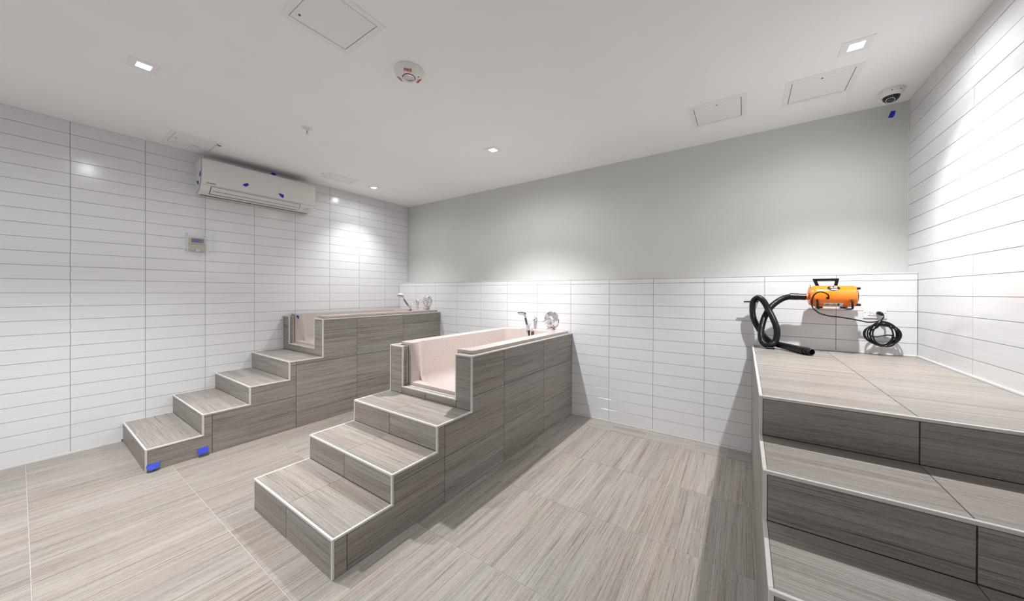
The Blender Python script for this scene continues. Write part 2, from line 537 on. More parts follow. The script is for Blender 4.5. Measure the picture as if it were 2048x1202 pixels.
def surround(label, X0, X1, YF, ZS, YW, ZT, OX0, OX1, OZ, xs, cols, rows, left_visible, loc):
    """YF: front plane of each step, ZS: tread heights, YW: tub front wall plane, ZT: wall top"""
    root = thing('stepped_tub_surround', loc, label, 'tub surround')
    t = .0025
    core = bmesh.new()
    ys = YF + [YW]
    for i in range(len(YF)):
        bm_box(core, X0 + t, X1 - t, ys[i] + t, ys[i + 1] + .02, 0, ZS[i] - t)
    wt = .058
    bm_box(core, X0 + t, X0 + wt, YW + t, -.002, 0, ZT - t)
    bm_box(core, X1 - wt, X1 - t, YW + t, -.002, 0, ZT - t)
    bm_box(core, X0 + t, X1 - t, YW + t, YW + .050, 0, OZ - t)
    bm_box(core, X0 + t, OX0 - t, YW + t, YW + .050, 0, ZT - t)
    bm_box(core, OX1 + t, X1 - t, YW + t, YW + .050, 0, ZT - t)
    from_bm('core', core, GROUT_D, root)
    g = .0017
    # risers
    zlo = 0
    for i, z in enumerate(ZS):
        y = YF[i]
        x0 = X0 + (TR if left_visible else .001)
        for (a, b_) in cells(x0, X1 - TR, [xs]):
            box('tile', a + g, b_ - g, y + .0006, y + .009, (0 if i == 0 else ZS[i - 1]) + g, z - TR - g, WX, root, .0006)
        zb = 0 if i == 0 else ZS[i - 1]
        edge(root, X0, X1, y - .0008, y + TR, z - TR, z + .0006)            # nosing
        edge(root, X1 - TR, X1 + .0008, y - .0008, y + TR, zb, z - TR)        # right arris
        if left_visible: edge(root, X0 - .0008, X0 + TR, y - .0008, y + TR, zb, z - TR)
        # tread
        yn = ys[i + 1]
        for (a, b_) in cells(X0 + (TR if left_visible else .001), X1 - TR, [xs]):
            box('tile', a + .0009, b_ - .0009, y + TR + .001, yn - .001, z - .009, z, WX, root, .0006)
        edge(root, X1 - TR, X1 + .0008, y + TR, yn + TR, z - TR, z + .0006)
        edge(root, X0 - (.0008 if left_visible else -.0005), X0 + (TR if left_visible else .007), y + TR, yn + (TR if left_visible else 0), z - TR, z + .0006)
        zlo = z
    # side faces: grid cells clipped to the stepped outline
    prof = [(ys[i], ys[i + 1], ZS[i] - TR) for i in range(len(YF))] + [(YW, -.001, ZT - TR)]
    for side, x, nx in ((1, X1, 1), (0, X0, -1)):
        if side == 0 and not left_visible: continue
        for (ya, yb) in cells(ys[0] + TR, -.001, cols):
            for (za, zb) in cells(0, ZT - TR, rows):
                top = []
                a0 = za + g
                for (pa, pb, pz) in prof:
                    lo, hi = max(pa + (TR if pa > ys[0] else 0) , ya + g), min(pb + (TR if pb < -.01 else 0), yb - g)
                    if hi - lo < .003: continue
                    zt = min(pz - g, zb - g)
                    if zt - a0 > .004: top.append((lo, hi, zt))
                if not top: continue
                pts = [(top[0][0], a0)]
                for (lo, hi, zt) in top:
                    pts += [(lo, zt), (hi, zt)]
                pts.append((top[-1][1], a0))
                # drop doubles
                q = [pts[0]]
                for p in pts[1:]:
                    if abs(p[0] - q[-1][0]) + abs(p[1] - q[-1][1]) > 1e-5: q.append(p)
                # remove collinear
                prism('tile', [(x, p[0], p[1]) for p in q], WY, root, .008, (nx, 0, 0))
    # tub front wall: jambs, sill
    y = YW; zb = ZS[-1]
    ft = lambda a, b_, c, d: box('tile', a, b_, y + .0006, y + .009, c, d, WX, root, .0006)
    xl = X0 + (TR if left_visible else .001)
    rj = min(r for r in rows if r > zb + .03) if any(r > zb + .03 for r in rows) else zb + .1
    for (za, zc) in cells(zb, ZT - TR, [rj] if rj < ZT - .1 else []):
        ft(xl + g, OX0 - TR - g, za + g, zc - g)
    ft(OX1 + TR + g, X1 - TR - g, zb + g, ZT - TR - g)
    for (a, b_) in cells(OX0 - TR, OX1 + TR, [xs]):
        ft(a + g, b_ - g, zb + g, OZ - TR - g)
    edge(root, OX0 - TR, OX1 + TR, y - .0008, y + TR, OZ - TR, OZ)
    edge(root, OX0 - TR, OX0, y - .0008, y + TR, OZ, ZT)
    edge(root, OX1, OX1 + TR, y - .0008, y + TR, OZ, ZT)
    edge(root, X1 - TR, X1 + .0008, y - .0008, y + TR, zb, ZT - TR)
    if left_visible: edge(root, X0 - .0008, X0 + TR, y - .0008, y + TR, zb, ZT - TR)
    edge(root, X0, OX0 - TR, y - .0008, y + TR, ZT - TR, ZT + .0004)
    edge(root, OX1 + TR, X1, y - .0008, y + TR, ZT - TR, ZT + .0004)
    edge(root, X1 - TR, X1 + .0008, y + TR, -.001, ZT - TR, ZT + .0006)
    if left_visible: edge(root, X0 - .0008, X0 + TR, y + TR, -.001, ZT - TR, ZT + .0006)
    # reveal of the opening and its inner trim
    yr = YW + .050
    box('tile', OX0 - .008, OX0 - .0004, y + TR + .001, yr - TR, OZ + .001, ZT - .001, WY, root)
    box('tile', OX1 + .0004, OX1 + .008, y + TR + .001, yr - TR, OZ + .001, ZT - .001, WY, root)
    box('tile', OX0 + .001, OX1 - .001, y + TR + .001, yr - TR, OZ - .008, OZ - .0004, WX, root)
    edge(root, OX0 - TR, OX0 + .001, yr - TR, yr, OZ, ZT)
    edge(root, OX1 - .001, OX1 + TR, yr - TR, yr, OZ, ZT)
    edge(root, OX0 - TR, OX1 + TR, yr - TR, yr, OZ - TR, OZ + .001)
    # ledge tiles round the tub rim
    box('tile', xl + g, OX0 - TR - g, y + TR + g, yr, ZT - .008, ZT, WX, root, .0006)
    box('tile', OX1 + TR + g, X1 - TR - g, y + TR + g, yr, ZT - .008, ZT, WX, root, .0006)
    for (a, b_) in cells(yr + g, -.001, cols):
        box('tile', xl + g, X0 + wt, a + g, b_ - g, ZT - .008, ZT, WY, root, .0006)
        box('tile', X1 - wt, X1 - TR - g, a + g, b_ - g, ZT - .008, ZT, WY, root, .0006)
    return root

surround('stepped wood-look tiled surround of the left tub, against the tiled wall, with four steps',
         .002, .873, [-2.791, -2.487, -2.184, -1.880], [.159, .315, .459, .620], -1.580, .991,
         .147, .701, .690, .418, [-2.428, -1.821, -1.218, -.612], [.291, .581, .872], False, (.4375, -1.4, 0))
surround('free-standing stepped wood-look tiled surround of the right tub, with three steps',
         1.946, 2.802, [-2.514, -2.208, -1.898], [.177, .327, .475], -1.590, .838,
         2.102, 2.653, .531, 2.357, [-2.446, -1.835, -1.222, -.610], [.272, .571], True, (2.374, -1.26, 0))

# ------------------------------------------------------------------ tubs
def make_tub(label, loc):
    # design coordinates: those of the right tub (z top .856)
    root = thing('bathtub', loc, label, 'bathtub')
    def rrect(bm, x0, x1, y0, y1, z, r, n_=2):
        vs = []
        for (cx, cy, a) in ((x1 - r, y1 - r, 0), (x0 + r, y1 - r, PI / 2), (x0 + r, y0 + r, PI), (x1 - r, y0 + r, 3 * PI / 2)):
            for k in range(n_ + 1):
                t_ = a + PI / 2 * k / n_
                vs.append(bm.verts.new((cx + r * math.cos(t_), cy + r * math.sin(t_), z)))
        return vs
    def loft(rings, bm):
        for A, B in zip(rings, rings[1:]):
            m_ = len(A)
            for k in range(m_):
                bm.faces.new((A[k], A[(k + 1) % m_], B[(k + 1) % m_], B[k]))
        bm.faces.new(rings[0][::-1]); bm.faces.new(rings[-1])
        bmesh.ops.recalc_face_normals(bm, faces=bm.faces)
    bm = bmesh.new()
    # body below the rim, then the wider rim slab
    loft([rrect(bm, 2.060, 2.728, -1.536, -.006, .36, .03), rrect(bm, 2.060, 2.728, -1.536, -.006, .8395, .03),
          rrect(bm, 2.001, 2.772, -1.537, -.003, .8396, .03), rrect(bm, 2.001, 2.768, -1.537, -.003, .861, .03)], bm)
    shell = from_bm('basin', bm, SPECK, root, center=False)
    cav = bmesh.new()
    loft([rrect(cav, 2.232, 2.548, -1.440, -.32, .497, .06, 3), rrect(cav, 2.205, 2.572, -1.462, -.285, .503, .07, 3),
          rrect(cav, 2.175, 2.600, -1.476, -.255, .520, .08, 3), rrect(cav, 2.152, 2.620, -1.486, -.235, .550, .08, 3), rrect(cav, 2.138, 2.634, -1.488, -.225, .59, .07, 3),
          rrect(cav, 2.116, 2.656, -1.488, -.195, .90, .07, 3)], cav)
    c1 = from_bm('cut_a', cav, SPECK, None, center=False)
    bm = bmesh.new(); bm_box(bm, 2.145, 2.624, -1.60, -1.455, .556, .95)
    c2 = from_bm('cut_b', bm, SPECK, None, center=False)
    bake(shell, boolean=[c1, c2])
    bake(shell, bev=.013, seg=4, ang=50)
    for p in shell.data.polygons: p.use_smooth = True
    try: shell.data.set_sharp_from_angle(angle=math.radians(50))
    except Exception: pass
    # put mesh relative to the thing
    d = Vector((2.385, -.78, .36))
    for v in shell.data.vertices: v.co -= d
    shell.location = (0, 0, 0)
    # drain
    lathe('drain', [(0, .0), (0.004, .030), (0.005, .034), (0.001, .038), (-.002, .038)], (0, 0, 1),
          Vector(loc) + Vector((2.39, -.42, .497)) - d, CHROME, root)
    return root
tubR = make_tub('speckled pink-beige bathtub with walk-in cutout, set in the right stepped surround', (2.385, -.78, .36))
tubL = copy_tree(tubR)
tubL.location = (2.385 - 1.953, -.77, .36 + .155)
tubL['label'] = 'speckled pink-beige bathtub with walk-in cutout, set in the left surround by the tiled wall'

# ------------------------------------------------------------------ grooming platform
PX0 = 4.316
plat = thing('stepped_grooming_platform', (4.745, -1.1, 0), 'tall wood-look tiled platform with steps in the right corner', 'platform')
PY = [-2.87, -2.565, -2.26, -1.947, -1.610]; PZ = [.200, .365, .543, .698, .851]
bm = bmesh.new()
yy = PY + [-.001]
for i in range(5):
    bm_box(bm, PX0 + .0025, RX - .0005, yy[i] + .0025, yy[i + 1] + (.02 if i < 4 else 0), 0, PZ[i] - .0025)
from_bm('core', bm, GROUT_D, plat)
g = .0017; PJ = 4.737
for i in range(5):
    y, z = PY[i], PZ[i]; zb = PZ[i - 1] if i else 0; yn = yy[i + 1]
    for (a, b_) in cells(PX0 + TR, RX - .001, [PJ]):
        box('tile', a + g, b_ - g, y + .0006, y + .009, zb + g, z - TR - g, WX, plat, .0006)
    if i < 4:
        for (a, b_) in cells(PX0 + TR, RX - .001, [PJ]):
            box('tile', a + .0011, b_ - .0011, y + TR + .001, yn - .001, z - .009, z, WX, plat, .0006)
    edge(plat, PX0, RX - .001, y - .0008, y + TR, z - TR, z + .0006)
    edge(plat, PX0 - .0008, PX0 + TR, y - .0008, y + TR, zb, z - TR)
    edge(plat, PX0 - .0008, PX0 + TR, y + TR, yn + (TR if i < 4 else 0), z - TR, z + .0006)
for (a, b_) in cells(PX0 + TR, RX - .001, [PJ]):
    for (c, d) in cells(PY[4] + TR, -.001, [-1.308, -1.005, -.702, -.399, -.097]):
        box('tile', a + .001, b_ - .001, c + .0006, d - .0006, .842, .851, WX, plat, .0006)
prof = [(yy[i], yy[i + 1], PZ[i] - TR) for i in range(5)]
for (ya, yb) in cells(PY[0] + TR, -.001, [-2.43, -1.825, -1.22, -.612]):
    for (za, zb) in cells(0, .84, [.29, .58]):
        top = []
        for (pa, pb, pz) in prof:
            lo, hi = max(pa + (TR if pa > PY[0] else 0), ya + g), min(pb + (TR if pb < -.01 else 0), yb - g)
            if hi - lo < .003: continue
            zt = min(pz - g, zb - g)
            if zt - za > .006: top.append((lo, hi, zt))
        if not top: continue
        pts = [(top[0][0], za + g)]
        for (lo, hi, zt) in top: pts += [(lo, zt), (hi, zt)]
        pts.append((top[-1][1], za + g))
        q = [pts[0]]
        for p in pts[1:]:
            if abs(p[0] - q[-1][0]) + abs(p[1] - q[-1][1]) > 1e-5: q.append(p)
        prism('tile', [(PX0, p[0], p[1]) for p in q], WY, plat, .008, (-1, 0, 0))

# ------------------------------------------------------------------ tub valve
def make_valve(label, X, Z):
    r = thing('tub_valve', (X, 0, Z), label, 'faucet valve')
    lathe('escutcheon', [(0, 0.0), (0, .086), (.004, .088), (.009, .084), (.013, .066), (.020, .058), (.022, .050), (.022, 0)], (0, -1, 0), (X, 0, Z), CHROME, r, 48)
    lathe('hub', [(.02, .0), (.02, .036), (.034, .034), (.040, .030), (.058, .028), (.066, .022), (.067, 0)], (0, -1, 0), (X, 0, Z), CHROME, r, 32)
    for k, a in enumerate((200, 250, 318)):
        a = math.radians(a)
        p0 = Vector((X, -.050, Z)); d = Vector((math.cos(a), 0, math.sin(a)))
        tube('lever' if k == 0 else 'handle_spoke', [p0 + d * .015, p0 + d * .045 + Vector((0, -.004, 0)), p0 + d * (.078 if k == 0 else .062) + Vector((0, -.016, 0))],
             lambda i: .0085, CHROME, r, 12, .01)
    box('diverter', X - .021, X + .021, -.048, -.018, Z - .072, Z - .045, CHROME, r, .004, 2)
    box('outlet_spout', X - .026, X + .026, -.062, -.001, Z - .114, Z - .088, CHROME, r, .005, 2)
    return r
v1 = make_valve('round chrome mixer valve on the tiled wall behind the right tub', 2.565, .969)
v2 = copy_tree(v1); v2.location = (.619, 0, 1.139)
v2['label'] = 'round chrome mixer valve on the tiled wall behind the left tub'

# ------------------------------------------------------------------ hand shower
def make_shower(label, X, Z, cr, hd, face):
    """wall flange at (X,0,Z); cr = cradle point, hd = centre of the spray head"""
    r = thing('hand_shower', (X, 0, Z), label, 'hand shower')
    cr = Vector(cr); hd = Vector(hd)
    lathe('wall_flange', [(0, 0), (0, .026), (.006, .027), (.012, .020), (.022, .016), (.03, .012)], (0, -1, 0), (X, 0, Z), CHROME, r, 28)
    mid = Vector((X, -.05, Z))
    tube('arm', [(X, -.015, Z), mid, mid.lerp(cr, .5) + Vector((0, 0, .008)), cr + Vector((.006, .006, .0))], lambda i: .0095, CHROME, r, 14, .012)
    tube('hanging_lever', [(X + .004, -.035, Z - .012), (X + .004, -.036, Z - .09)], .006, CHROME, r, 10)
    # cradle
    he = hd + Vector((.034, .004, -.012))
    ax = (he - cr).normalized()
    lathe('cradle', [(-.030, .010), (-.028, .015), (0, .019), (.018, .021), (.020, .016)], ax, cr, CHROME, r, 20)
    # handset body
    L = (he - cr).length
    body = [cr - ax * .03, cr + ax * .02, cr + ax * .06, cr + ax * (L * .62), cr + ax * (L * .86), he + Vector((-.004, 0, .004)), hd + Vector((.012, 0, .006))]
    hs = tube('handset', body, lambda i: .0125 + .0015 * math.sin(i * .4), CHROME, r, 16, .012)
    side = ax.cross(Vector((0, -1, 0))).normalized()
    grip = [cr + ax * .032 + Vector((0, -.0075, 0)), cr + ax * (L * .45) + Vector((0, -.0085, 0)), cr + ax * (L * .72) + Vector((0, -.0075, 0))]
    bm = bmesh.new(); bm_tube(bm, smooth_path(grip, .008), lambda i: .0112, 12)
    from_bm('grip', bm, DARKM, hs, True)
    f = Vector(face).normalized()
    hb = lathe('spray_head', [(-.036, 0), (-.034, .018), (-.025, .034), (-.010, .044), (.0, .046), (.006, .044), (.008, .040)], f, hd, WHITE, r, 32)
    lathe('spray_face', [(.005, .041), (.009, .036), (.009, .022), (.013, .018), (.013, 0)], f, hd, PANEL, hb, 32)
    lathe('face_ring', [(.0035, .0455), (.0085, .043), (.010, .039), (.007, .037)], f, hd, INK, hb, 32)
    # hose going down into the tub
    hb2 = cr - ax * .03
    tube('hose', [hb2, hb2 + Vector((.006, -.004, -.03)), hb2 + Vector((.006, -.008, -.10)), hb2 + Vector((.010, -.012, -.22)), hb2 + Vector((.05, -.03, -.30)), hb2 + Vector((.12, -.03, -.27))],
         lambda i: .0068 + .0007 * (i % 2), RUBBER, r, 12, .004)
    tube('hose_outlet', [(X + .085, cr.y - .006, Z - .092), (X + .082, cr.y - .006, Z - .175)], .0115, CHROME, r, 16)
    tube('outlet_sleeve', [(X + .085, cr.y - .006, Z - .112), (X + .083, cr.y - .006, Z - .165)], .0135, DARKM, r, 16)
    return r
make_shower('chrome hand shower with dark grip in its cradle over the right tub', 2.364, .963,
            (2.392, -.205, .885), (2.322, -.215, 1.038), (.10, -.38, -.92))
make_shower('chrome hand shower with dark grip in its cradle over the left tub', .421, 1.126,
            (.489, -.205, 1.052), (.312, -.215, 1.205), (.10, -.38, -.92))

# ------------------------------------------------------------------ air conditioner
ac = thing('air_conditioner', (0, -1.83, 2.17), 'long white wall-mounted air conditioner high on the left tiled wall', 'air conditioner')
prof = [(.001, 2.182), (.040, 2.168), (.095, 2.174), (.140, 2.192), (.170, 2.216), (.190, 2.248), (.203, 2.290), (.210, 2.350),
        (.210, 2.440), (.206, 2.468), (.196, 2.480), (.15, 2.486), (.001, 2.486)]
Y0a, Y1a = -2.330, -1.330
bm = bmesh.new()
rings = []
for (yy_, s) in ((Y0a, .985), (Y0a + .006, 1.0), (Y1a - .006, 1.0), (Y1a, .985)):
    rings.append([bm.verts.new(((x if x < .01 else x * s), yy_, 2.33 + (z - 2.33) * s)) for x, z in prof])
for A, B in zip(rings, rings[1:]):
    for k in range(len(A)):
        k2 = (k + 1) % len(A)
        bm.faces.new((A[k], A[k2], B[k2], B[k]))
bm.faces.new(rings[0]); bm.faces.new(rings[-1][::-1])
bmesh.ops.recalc_face_normals(bm, faces=bm.faces)
from_bm('casing', bm, WHITE_W, ac, True)
# end panel seam on the left
sp = [(.186, 2.479), (.190, 2.44), (.184, 2.34), (.162, 2.270), (.130, 2.228), (.088, 2.196), (.04, 2.180)]
tube('side_seam', [(x, Y0a - .0005, z) for x, z in sp], .0013, GAP, ac, 6, .02)
def ac_pt(z, out=0.0):
    """a point of the front outline at height z"""
    P = prof[1:10]
    for (x0, z0), (x1, z1) in zip(P, P[1:]):
        if z0 <= z <= z1:
            t_ = (z - z0) / (z1 - z0); nx, nz = (z1 - z0), -(x1 - x0); L = math.hypot(nx, nz)
            return (x0 + (x1 - x0) * t_ + nx / L * out, z + nz / L * out)
    return (.21, z)
# outlet flap, a curved plate following the lower front, with a dark gap around it
def front_patch(name, ya, yb, za, zb, mat, out, thick, n_=7):
    bm = bmesh.new(); rows = []
    for k in range(n_):
        z = za + (zb - za) * k / (n_ - 1)
        x, zz = ac_pt(z, out); xi, zi = ac_pt(z, out - thick)
        rows.append([bm.verts.new((x, ya, zz)), bm.verts.new((x, yb, zz)), bm.verts.new((xi, yb, zi)), bm.verts.new((xi, ya, zi))])
    for A, B in zip(rows, rows[1:]):
        for k in range(4): bm.faces.new((A[k], A[(k + 1) % 4], B[(k + 1) % 4], B[k]))
    bm.faces.new(rows[0]); bm.faces.new(rows[-1][::-1])
    bmesh.ops.recalc_face_normals(bm, faces=bm.faces)
    return from_bm(name, bm, mat, ac, True)
front_patch('outlet_gap', -2.262, -1.478, 2.180, 2.238, GAP, .0012, .004)
front_patch('outlet_flap', -2.257, -1.483, 2.1845, 2.2355, WHITE_W, .0038, .005)
front_patch('flap_groove', -2.24, -1.50, 2.2030, 2.2060, GREYINK, .0042, .002)
front_patch('front_seam', Y0a + .004, Y1a - .004, 2.2450, 2.2465, GREYINK, .0008, .002)
front_patch('bottom_seam', Y0a + .02, Y1a - .03, 2.1690, 2.1710, GAP, .0008, .002, 3)
x_, z_ = ac_pt(2.262, .002)
text_obj('maker_lettering', 'DAIKIN', .017, GREYINK, ac, (x_, -2.262, z_), (0, 1, 0), (.25, 0, 1), .0004, 1.15)
x_, z_ = ac_pt(2.20, .002)
for k, (dy, dz, s) in enumerate(((0, 0, .010), (.022, .006, .012), (.040, .010, .010))):
    x_, z_ = ac_pt(2.198 + dz, .0015)
    prism('indicator_mark', [(x_, -1.425 + dy - s / 2, z_ - .003), (x_, -1.425 + dy + s / 2, z_ - .003), (x_ + .003, -1.425 + dy + s / 2, z_ + .004), (x_ + .003, -1.425 + dy - s / 2, z_ + .004)],
          GREYINK, ac, .0008, (.8, 0, -.5))
# top intake slats seen in the gap under the ceiling
for k in range(5):
    box('intake_slat', .04 + .03 * k, .05 + .03 * k, -2.28, -1.38, 2.4865, 2.492, WHITE_W, ac)

# cable down to the thermostat
cable = tube('control_cable', [(.006, -2.283, 2.178), (.004, -2.286, 2.10), (.005, -2.293, 2.03), (.004, -2.290, 1.97), (.005, -2.281, 1.92), (.004, -2.279, 1.86), (.004, -2.280, 1.786)],
             .0032, WHITE, None, 8, .02)
tag(cable, 'thin white cable hanging from the air conditioner to the thermostat', 'cable')

# thermostat and its clear guard
th = thing('thermostat', (0, -2.322, 1.64), 'beige thermostat with grey display on the left tiled wall', 'thermostat')
box('housing', .001, .028, -2.380, -2.263, 1.640, 1.766, BEIGE, th, .004, 2)
box('display', .0275, .0292, -2.366, -2.277, 1.716, 1.755, SCREEN, th, .001)
box('cover_seam', .0275, .0288, -2.378, -2.265, 1.702, 1.705, INK, th)
box('mounting_plate', .0005, .004, -2.392, -2.252, 1.634, 1.775, WHITE_W, th, .001)
gd = thing('thermostat_guard', (0, -2.306, 1.625), 'clear plastic locking guard box around the beige thermostat', 'guard')
bm = bmesh.new()
a, b_, c, d, e = -2.405, -2.205, 1.632, 1.803, .062
bm_box(bm, e - .003, e, a, b_, c, d)
bm_box(bm, .002, e - .0035, a, a + .003, c, d); bm_box(bm, .002, e - .0035, b_ - .003, b_, c, d)
bm_box(bm, .002, e - .0035, a + .0035, b_ - .0035, c, c + .003); bm_box(bm, .002, e - .0035, a + .0035, b_ - .0035, d - .003, d)
from_bm('clear_cover', bm, CLEAR, gd)
lathe('key_lock', [(.058, 0), (.058, .0105), (.067, .0105), (.068, .009), (.068, 0)], (1, 0, 0), (0, -2.326, 1.643), WHITE, gd, 20)
lathe('key_hole', [(.0675, 0), (.0675, .0035), (.0688, .0035), (.0688, 0)], (1, 0, 0), (0, -2.326, 1.643), INK, gd, 12)
for (yy_, zz_) in ((-2.397, 1.640), (-2.222, 1.643), (-2.39, 1.792), (-2.265, 1.785)):
    lathe('screw', [(.0, 0), (.0, .0035), (.005, .0035), (.006, 0)], (1, 0, 0), (0, yy_, zz_), GREYINK, gd, 10)

# ------------------------------------------------------------------ ceiling fixtures
def downlight(key, label, on=True, behind=False):
    lx, ly = LAMP_POS[key]
    r = thing('recessed_downlight', (lx, ly, H), label, 'ceiling light', 'recessed square downlights' if behind else None)
    bm = bmesh.new()
    o, i = .0625, .030
    for (x0, x1, y0, y1) in ((-o, o, -o, -i), (-o, o, i, o), (-o, -i, -i, i), (i, o, -i, i)):
        bm_box(bm, lx + x0, lx + x1, ly + y0, ly + y1, H - .0028, H + .0002)
    from_bm('trim_plate', bm, PANEL, r)
    bm = bmesh.new()
    w = .0305
    for (x0, x1, y0, y1) in ((-w, w, -w, -w + .001), (-w, w, w - .001, w), (-w, -w + .001, -w, w), (w - .001, w, -w, w)):
        bm_box(bm, lx + x0, lx + x1, ly + y0, ly + y1, H - .001, H + .058)
    from_bm('baffle', bm, PANEL, r)
    lathe('lens', [(.0, 0), (.0, .026), (.006, .027), (.010, .0)], (0, 0, 1), (lx, ly, H + .038), LENS if on else LENS_D, r, 24)
    lathe('lens_ring', [(.0, .0262), (-.003, .0275), (0, .0295), (.006, .0295)], (0, 0, 1), (lx, ly, H + .038), CHROME, r, 24)
    return r
downlight('left_front', 'lit square recessed downlight at the upper left of the ceiling')
downlight('middle', 'lit square recessed downlight in the ceiling above the right tub')
downlight('right', 'lit square recessed downlight in the ceiling above the orange dryer')
downlight('far_left', 'small square recessed downlight past the far access panel, close to the left wall', on=False)

PL = ['large square access panel in the ceiling, cut by the top edge of the photo',
      'ceiling access panel beside the left end of the air conditioner, with two blue tapes',
      'narrow ceiling access panel past the right end of the air conditioner',
      'ceiling access panel over the sage wall, the one left of its twin by the camera',
      'ceiling access panel nearest the dome camera']
for i, (x0, x1, y0, y1) in enumerate(PANELS):
    r = thing('access_panel', ((x0 + x1) / 2, (y0 + y1) / 2, H), PL[i], 'access panel')
    f = .030
    bm = bmesh.new()
    for (a, b_, c, d) in ((x0, x1, y0, y0 + f), (x0, x1, y1 - f, y1), (x0, x0 + f, y0 + f, y1 - f), (x1 - f, x1, y0 + f, y1 - f)):
        bm_box(bm, a, b_, c, d, H - .0022, H + .001)
    from_bm('flange', bm, PANEL, r)
    box('frame_lining', x0 + f - .001, x1 - f + .001, y0 + f - .001, y1 - f + .001, H + .012, H + .016, GAP, r)
    q = .0032
    dr = box('door', x0 + f + q, x1 - f - q, y0 + f + q, y1 - f - q, H - .0018, H + .008, PANEL, r, .0008)
    lathe('latch', [(0, 0), (0, .006), (.0022, .006), (.0022, 0)], (0, 0, -1), ((x0 + x1) / 2 if i != 0 else x0 + .075, y0 + f + .030 if i != 0 else y0 + .06, H - .001), GREYINK, dr, 12)

# smoke alarm with strobe
sx, sy = 2.632, -1.968
sm = thing('fire_alarm_strobe', (sx, sy, H), 'round white ceiling fire alarm with clear strobe and red lettering', 'fire alarm')
lathe('housing', [(0, 0), (0, .084), (.006, .086), (.018, .081), (.030, .070), (.037, .056), (.039, .034), (.039, 0)], (0, 0, -1), (sx, sy, H), WHITE, sm, 56)
lathe('strobe_base', [(.037, .0), (.037, .034), (.043, .032), (.044, .028)], (0, 0, -1), (sx, sy, H), CHROME, sm, 32)
lathe('strobe_shadow_ring', [(.0385, .033), (.0405, .037), (.041, .033)], (0, 0, -1), (sx, sy, H), INK, sm, 32)
lathe('strobe_dome', [(.043, .028), (.052, .027), (.060, .021), (.065, .011), (.067, 0)], (0, 0, -1), (sx, sy, H), CLEAR, sm, 24)
tube('flash_tube', [(sx - .012, sy, H - .046), (sx + .012, sy, H - .050)], .004, CHROME, sm, 8)
for k in range(3):
    a = math.radians(-45 + 120 * k)
    d = Vector((math.cos(a), math.sin(a), 0))
    rad = .0615
    up = (d * 1.0 + Vector((0, 0, .62))).normalized()
    # seen from below: the word reads along the tangent
    tan = Vector((-math.sin(a), math.cos(a), 0))
    text_obj('fire_lettering', 'FIRE', .024, RED, sm, Vector((sx, sy, H - .0335)) + d * (rad + .0015) + Vector((0, 0, -.0035)), tan, up, .0008, 1.0, .0006)
lathe('test_lamp', [(0, 0), (0, .003), (.003, .003), (.003, 0)], (0, 0, -1), (sx + .048, sy + .030, H - .036), INK, sm, 10)

# sprinkler
px_, py_ = 1.392, -1.968
sk = thing('fire_sprinkler', (px_, py_, H), 'small chrome fire sprinkler head in the ceiling', 'sprinkler')
lathe('escutcheon', [(0, 0), (0, .036), (.003, .036), (.009, .026), (.010, .012), (.010, 0)], (0, 0, -1), (px_, py_, H), WHITE, sk, 28)
lathe('body', [(.008, 0), (.008, .012), (.022, .012), (.024, .007), (.024, 0)], (0, 0, -1), (px_, py_, H), CHROME, sk, 16)
for s in (-1, 1):
    tube('frame_arm', [(px_ + s * .010, py_, H - .022), (px_ + s * .013, py_, H - .034), (px_ + s * .004, py_, H - .048)], .0022, CHROME, sk, 8, .006)
tube('glass_bulb', [(px_, py_, H - .024), (px_, py_, H - .046)], .0025, DARKM, sk, 8)
lathe('deflector', [(.047, 0), (.047, .006), (.050, .016), (.0515, .016), (.0515, 0)], (0, 0, -1), (px_, py_, H), CHROME, sk, 16)

# dome camera
cx_, cy_ = 5.036, -.070
dc = thing('dome_camera', (cx_, cy_, H), 'white dome security camera with dark lens on the ceiling by the sage wall', 'camera')
lathe('housing', [(0, 0), (0, .058), (.010, .060), (.028, .057), (.038, .049), (.043, .041), (.043, 0)], (0, 0, -1), (cx_, cy_, H), WHITE, dc, 48)
fdir = Vector((-.25, -.55, -1)).normalized()
prof_d = [(.0415 + .036 * math.sin(t_ * PI / 2 / 8) , .0405 * math.cos(t_ * PI / 2 / 8)) for t_ in range(9)]
eye = lathe('smoked_dome', prof_d, (0, 0, -1), (cx_, cy_, H), DOME, dc, 40)
lathe('lens', [(.034, 0), (.034, .011), (.038, .011), (.039, 0)], fdir, Vector((cx_, cy_, H - .040)), DOME, eye, 20)
for k in range(14):
    a = 2 * PI * k / 14
    ring_r = .55
    u = Vector((1, 0, 0)) - fdir * fdir.x; u.normalize(); w = fdir.cross(u)
    dd = (fdir + (u * math.cos(a) + w * math.sin(a)) * ring_r).normalized()
    if dd.z > -.18: continue
    p = Vector((cx_, cy_, H - .0415)) + Vector((dd.x * .0408, dd.y * .0408, dd.z * .0365))
    lathe('infrared_lamp', [(-.001, 0), (-.001, .0024), (.0009, .0024), (.0009, 0)], dd, p, LED, eye, 8)
for (a, z) in ((-100, .02), (-60, .022)):
    d = Vector((math.cos(math.radians(a)), math.sin(math.radians(a)), 0))
    lathe('screw_hole', [(.0555, 0), (.0555, .0028), (.0600, .0028), (.0600, 0)], d, Vector((cx_, cy_, H - z)), INK, dc, 10)

